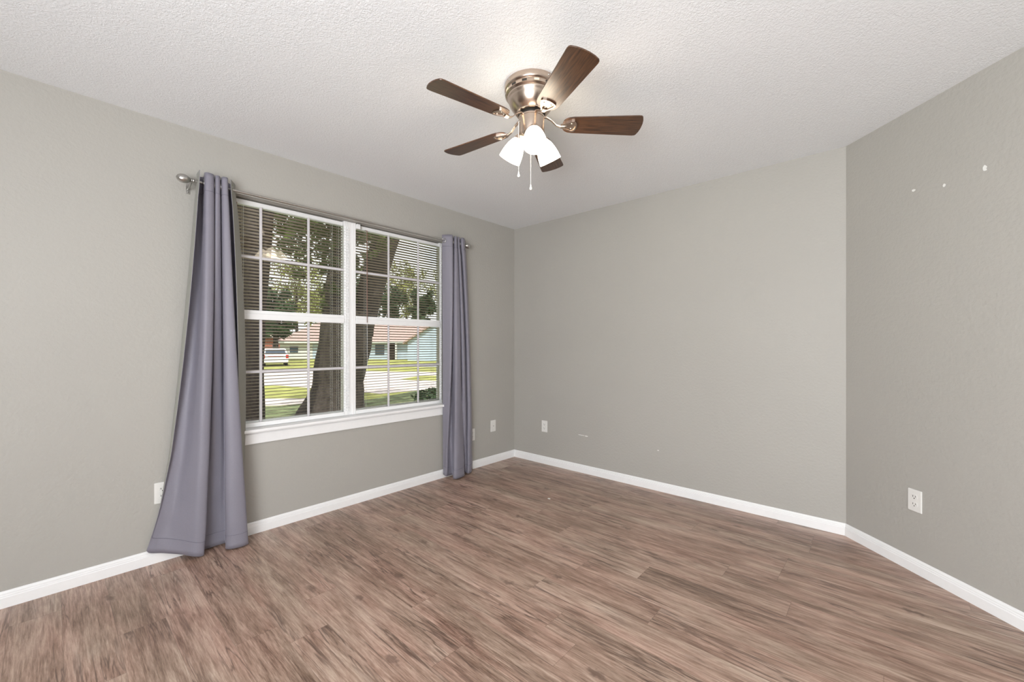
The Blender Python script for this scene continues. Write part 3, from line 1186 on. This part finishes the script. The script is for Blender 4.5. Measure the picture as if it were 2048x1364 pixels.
def leaves(bm, c, rad, n, size, clump=0, squash=0.75, seed=1):
    rnd = random.Random(seed)
    cl = []
    for k in range(clump):
        v = Vector((rnd.gauss(0, 1), rnd.gauss(0, 1), rnd.gauss(0, 1))).normalized() * rnd.random() ** 0.45
        cl.append(Vector(c) + Vector((v.x * rad[0], v.y * rad[1], v.z * rad[2])))
    for k in range(n):
        v = Vector((rnd.gauss(0, 1), rnd.gauss(0, 1), rnd.gauss(0, 1))).normalized()
        if cl:
            cc = cl[rnd.randrange(len(cl))]
            s = min(rad) * 0.30
            p = cc + v * s * rnd.random() ** 0.5
        else:
            v *= rnd.random() ** 0.3
            p = Vector(c) + Vector((v.x * rad[0], v.y * rad[1], v.z * rad[2]))
        a = Vector((rnd.gauss(0, 1), rnd.gauss(0, 1), rnd.gauss(0, 1))).normalized()
        b = a.cross(Vector((rnd.gauss(0, 1), rnd.gauss(0, 1), rnd.gauss(0, 1)))).normalized()
        s = size * rnd.uniform(0.6, 1.3)
        q = [p + a * s, p + b * s * 0.42 + a * s * 0.1, p - a * s * 0.9, p - b * s * 0.42 + a * s * 0.1]
        bm.faces.new([bm.verts.new(x) for x in q])


# big forked tree
TZ = 9.8
e = empty('oak_tree', at(668, TZ))
tag(e, 'large forked tree with a flared trunk right outside the window centre', 'tree')
bm = BM()
trunk(bm, [(846, 596, 736), (832, 602, 733), (815, 611, 730), (790, 621, 727), (760, 628, 722), (720, 636, 732), (690, 641, 740), (650, 647, 748), (620, 651, 752)], TZ, 26, 0.10)
trunk(bm, [(660, 647, 722), (620, 651, 715), (590, 654, 710), (550, 657, 704), (500, 663, 704), (440, 668, 708), (380, 668, 706), (250, 660, 700)], TZ, 18, 0.12)
trunk(bm, [(665, 690, 748), (640, 704, 751), (600, 712, 760), (560, 724, 774), (520, 733, 786), (470, 748, 800), (420, 765, 815), (300, 815, 860)], TZ + 0.15, 18, 0.12)
trunk(bm, [(470, 672, 700), (430, 640, 668), (395, 600, 625), (350, 540, 560)], TZ - 0.2, 12, 0.12)
O_('trunk', bm, M_BARK, e, smooth=True)
bm = BM()
for i, (px, py, Z, r, n) in enumerate(((600, 400, 9.0, 1.15, 900), (655, 455, 8.6, 0.75, 600), (560, 385, 8.2, 0.8, 420), (640, 530, 9.3, 0.55, 330), (725, 430, 8.8, 0.9, 1100),
                                       (690, 390, 8.6, 1.2, 800), (670, 590, 9.6, 0.5, 300), (745, 470, 8.9, 0.6, 500), (810, 400, 10.0, 1.1, 500),
                                       (714, 520, 11.6, 0.35, 160), (620, 470, 9.4, 0.8, 420), (640, 250, 9.2, 1.9, 1500), (760, 240, 9.5, 2.6, 1600), (540, 330, 9.2, 0.9, 900))):
    leaves(bm, pt(px, py, Z), (r * 1.25, r * 1.25, r * 0.8), n, 0.085, 16, seed=i)
O_('foliage', bm, M_LEAF, e)

# near left trunk
e = empty('shade_tree', at(505, 6.4))
tag(e, 'dark straight tree trunk seen at the left edge of the window', 'tree')
bm = BM()
trunk(bm, [(930, 455, 552), (900, 462, 532), (860, 468, 526), (760, 470, 524), (640, 470, 527), (540, 468, 534), (440, 464, 541), (380, 455, 548), (200, 440, 560)], 6.4, 22, 0.10)
O_('trunk', bm, M_BARK_D, e, smooth=True)
# background trees: px, top py, half width px, depth, bottom py, material, bare count
BT = [(470, 470, 60, 46, 690, M_LEAF_D, 'dark tree beyond the street, left behind the near trunk'),
      (550, 570, 36, 44, 690, M_LEAF_D, 'dark green tree hanging over the brick house roof'),
      (592, 488, 52, 76, 662, M_LEAF_Y, 'tall airy tree rising behind the white-walled end of the house'),
      (645, 525, 40, 90, 664, M_LEAF_Y, 'yellow-green tree just left of the forked trunk'),
      (706, 520, 32, 69, 664, M_LEAF_D, 'dark tree glimpsed between the stems of the forked trunk'),
      (775, 568, 36, 68, 664, M_LEAF_D, 'dense dark tree directly over the pink roof ridge'),
      (812, 512, 44, 86, 662, M_LEAF_Y, 'sunny yellow-green tree above the right window pane centre'),
      (845, 575, 26, 67, 664, M_LEAF_D, 'dark green tree above the shaded part of the roof'),
      (905, 505, 44, 86, 664, M_LEAF_Y, 'bright tree partly hidden by the right curtain'),
      (930, 560, 50, 62, 690, M_LEAF_D, 'dark tree hidden mostly behind the right curtain')]
for i, (px, ty, hw, Z, by, m, lab) in enumerate(BT):
    e = empty('garden_tree', at(px, Z))
    tag(e, lab, 'tree', 'trees beyond the street')
    top, bot_ = pt(px, ty, Z).z, pt(px, by, Z).z
    r = hw * Z / FPX
    c = at(px, Z, (top + bot_) / 2)
    bm = BM()
    tube(bm, [at(px, Z, GZ - 0.02), at(px + 2, Z, (GZ + bot_) / 2), at(px, Z, (top + bot_) / 2)], [0.35, 0.28, 0.16], 10, 0.1)
    O_('trunk', bm, M_BARK, e, smooth=True)
    bm = BM()
    leaves(bm, c, (r, r, (top - bot_) / 2), 3600 if m is not M_LEAF else 1500, 0.30 if m is not M_LEAF else 0.26, 46, seed=100 + i)
    O_('foliage', bm, m, e)

# blue house: long roof facing the street
HZ = 51.0
EZ = 1.75


def hbox(bm, pa, pb, depth, z0, z1):
    """box whose front runs between ground points pa, pb and goes back by depth"""
    d = (pb - pa).normalized()
    n = Vector((-d.y, d.x, 0))
    if n.dot(FW) < 0: n = -n
    v = [pa, pb, pb + n * depth, pa + n * depth]
    a = [bm.verts.new((p.x, p.y, z0)) for p in v]
    b = [bm.verts.new((p.x, p.y, z1)) for p in v]
    for i in range(4): bm.faces.new((a[i], a[(i + 1) % 4], b[(i + 1) % 4], b[i]))
    bm.faces.new(a[::-1])
    bm.faces.new(b)
    return d, n


pa, pb = at(562, HZ + 4), at(905, HZ - 1)
hd = (pb - pa).normalized()
hn = Vector((-hd.y, hd.x, 0))
if hn.dot(FW) < 0: hn = -hn
hl = (pb - pa).length
e = empty('blue_house', (pa + pb) / 2)
tag(e, 'long pale blue house with pinkish shingle roof across the street', 'house')


def hp(u, off, z):
    p = pa + hd * (u * hl) + hn * off
    return Vector((p.x, p.y, z))


bm = BM()
hbox(bm, pa, pb, 8, GZ - 0.05, EZ)
O_('wall', bm, M_HBLUE, e)
bm = BM()
hbox(bm, hp(-0.005, -0.05, 0), hp(0.20, -0.05, 0), 0.4, GZ - 0.04, EZ + 0.01)
O_('white_wall_panel', bm, M_HWHITE, e)
bm = BM()
ridge = 4.45
P = [hp(-0.02, -0.7, EZ), hp(1.02, -0.7, EZ), hp(0.96, 4.2, ridge), hp(0.10, 4.2, ridge), hp(1.02, 8.7, EZ), hp(-0.02, 8.7, EZ)]
V = [bm.verts.new(p) for p in P]
V2 = [bm.verts.new(p + Vector((0, 0, -0.22))) for p in (P[0], P[1], P[4], P[5])]
for f in ((V[0], V[1], V[2], V[3]), (V[1], V[4], V[2]), (V[4], V[5], V[3], V[2]), (V[5], V[0], V[3]),
          (V2[0], V2[1], V[1], V[0]), (V2[1], V2[2], V[4], V[1]), (V2[2], V2[3], V[5], V[4]), (V2[3], V2[0], V[0], V[5]), (V2[3], V2[2], V2[1], V2[0])):
    bm.faces.new(f)
O_('roof', bm, M_ROOF, e)
# projecting gable wing on the right
bm = BM()
g0, g1 = hp(0.83, -3.6, 0), hp(1.12, -3.6, 0)
hbox(bm, g0, g1, 4, GZ - 0.05, EZ)
w = [Vector((g0.x, g0.y, EZ)), Vector((g1.x, g1.y, EZ))]
ap = (w[0] + w[1]) / 2 + Vector((0, 0, 1.9))
bm.faces.new([bm.verts.new(x) for x in (w[0], w[1], ap)])
O_('gable_wing', bm, M_HBLUE, e)
bm = BM()
for s in (0, 1):
    s0 = w[s] + (w[s] - w[1 - s]).normalized() * 0.4 + Vector((0, 0, -0.35)) - hn * 0.4
    s1 = ap - hn * 0.4 + Vector((0, 0, 0.05))
    q = [s0, s1, s1 + hn * 9, s0 + hn * 7]
    a = [bm.verts.new(x) for x in q]
    b = [bm.verts.new(x + Vector((0, 0, 0.2))) for x in q]
    for i in range(4): bm.faces.new((a[i], a[(i + 1) % 4], b[(i + 1) % 4], b[i]))
    bm.faces.new(a[::-1])
    bm.faces.new(b)
O_('gable_roof', bm, M_ROOF, e)
for (u0, u1, zz0, zz1, off, mm, nm) in ((0.575, 0.625, 0.1, 1.35, -0.10, M_HGLASS, 'window'), (0.645, 0.695, GZ, 1.5, -0.10, M_BARK_D, 'door'),
                                        (0.33, 0.40, 0.2, 1.3, -0.10, M_HGLASS, 'window'), (0.06, 0.11, 0.3, 1.1, -0.12, M_HGLASS, 'window')):
    bm = BM()
    hbox(bm, hp(u0, off, 0), hp(u1, off, 0), 0.12, zz0, zz1)
    fr = O_(nm, bm, mm, e)
for u in (0.525, 0.70, 0.77):
    bm = BM()
    hbox(bm, hp(u, -0.65, 0), hp(u + 0.008, -0.65, 0), 0.2, GZ - 0.02, EZ - 0.1)
    O_('porch_post', bm, M_HWHITE, e)
bm = BM()
hbox(bm, hp(-0.02, -0.74, 0), hp(0.79, -0.74, 0), 0.06, EZ - 0.22, EZ - 0.01)
O_('fascia', bm, M_HWHITE, e)

# brick house at left
e = empty('brick_house', at(530, 62))
tag(e, 'red brick house with tan roof far left behind the car', 'house')
bm = BM()
hbox(bm, at(440, 60), at(563, 62), 8, GZ - 0.05, pt(0, 674, 61).z)
O_('wall', bm, M_BRICK, e)
bm = BM()
ra, rb = pt(430, 674, 59.3), pt(572, 674, 61.3)
rc, rd = pt(555, 655, 66), pt(450, 655, 66)
re_, rf = pt(572, 674, 71), pt(430, 674, 70)
V = [bm.verts.new(x) for x in (ra, rb, rc, rd, re_, rf)]
for f in ((0, 1, 2, 3), (1, 4, 2), (4, 5, 3, 2), (5, 0, 3), (0, 5, 4, 1)): bm.faces.new([V[i] for i in f])
O_('roof', bm, M_ROOFT, e)
bm = BM()
hbox(bm, at(545, 61.6), at(556, 61.8), 0.1, 0.3, 1.5)
O_('window', bm, M_HGLASS, e)

# white car seen from behind
cz = 34.0
cc = at(551, cz)
car = empty('parked_car', cc)
back = (FW * -1).normalized()
car.rotation_euler = (0, 0, math.atan2((cc - CAM).y, (cc - CAM).x) + radians(1))   # local +X = car's forward (away from the camera)
tag(car, 'white car seen from behind, parked at the left across the street', 'car')
bm = BM()
# side profile (x forward, z up), extruded across with tumblehome
low = [(0.0, 0.42), (-0.03, 0.62), (0.0, 0.92), (0.06, 0.98), (4.35, 0.90), (4.5, 0.70), (4.5, 0.35), (4.3, 0.22), (0.15, 0.25)]
hwid = 0.95
a = [bm.verts.new((x, -hwid, z)) for x, z in low]
b = [bm.verts.new((x, hwid, z)) for x, z in low]
n = len(low)
for i in range(n): bm.faces.new((a[i], a[(i + 1) % n], b[(i + 1) % n], b[i]))
bm.faces.new(a[::-1])
bm.faces.new(b)
up = [(0.08, 0.96, 0.92), (0.42, 1.42, 0.76), (2.6, 1.46, 0.76), (3.4, 0.96, 0.90)]
a = [bm.verts.new((x, -h, z)) for x, z, h in up]
b = [bm.verts.new((x, h, z)) for x, z, h in up]
for i in range(4): bm.faces.new((a[i], a[(i + 1) % 4], b[(i + 1) % 4], b[i]))
bm.faces.new(a[::-1])
bm.faces.new(b)
obj('body', bm, M_CARW, car, bevel=0.05)
bm = BM()
vv = [bm.verts.new(x) for x in ((0.10, -0.74, 1.02), (0.10, 0.74, 1.02), (0.36, 0.66, 1.36), (0.36, -0.66, 1.36))]
vw = [bm.verts.new(v.co + Vector((-0.03, 0, 0.012))) for v in vv]
for i in range(4): bm.faces.new((vv[i], vv[(i + 1) % 4], vw[(i + 1) % 4], vw[i]))
bm.faces.new(vw)
bm.faces.new(vv[::-1])
obj('rear_window', bm, M_HGLASS, car)
for s in (-1, 1):
    bm = BM()
    box(bm, -0.05, 0.10, s * 0.84 - 0.10, s * 0.84 + 0.10, 0.66, 0.95)
    obj('tail_light', bm, M_TAIL, car, bevel=0.02)
bm = BM()
box(bm, -0.10, 0.10, -0.92, 0.92, 0.32, 0.52)
obj('bumper', bm, M_CARW, car, bevel=0.04)
bm = BM()
box(bm, -0.055, -0.02, -0.55, 0.55, 0.80, 0.85)
obj('trim_strip', bm, M_TAIL, car)
for x in (0.8, 3.6):
    for s in (-1, 1):
        bm = BM()
        m4 = Matrix.Translation((x, s * 0.80, 0.32)) @ Matrix.Rotation(pi / 2, 4, 'X')
        lathe(bm, [(0.20, -0.11), (0.31, -0.11), (0.33, -0.08), (0.33, 0.08), (0.31, 0.11), (0.20, 0.11)], 24, m4)
        obj('wheel', bm, M_TYRE, car, smooth='auto')

# low shrub by the driveway edge at right
e = empty('garden_shrub', pt(872, 800, 11.5))
e.location.z = GZ + 0.01
tag(e, 'low dark green plant at the lower right corner of the window', 'shrub')
bm = BM()
leaves(bm, at(872, 12.2, GZ + 0.22), (0.7, 0.7, 0.22), 900, 0.07, 0, seed=77)
O_('foliage', bm, M_LEAF_D, e)
bm = BM()
tube(bm, [at(872, 12.2, GZ), at(873, 12.2, GZ + 0.25)], [0.02, 0.01], 6)
O_('stem', bm, M_BARK, e)
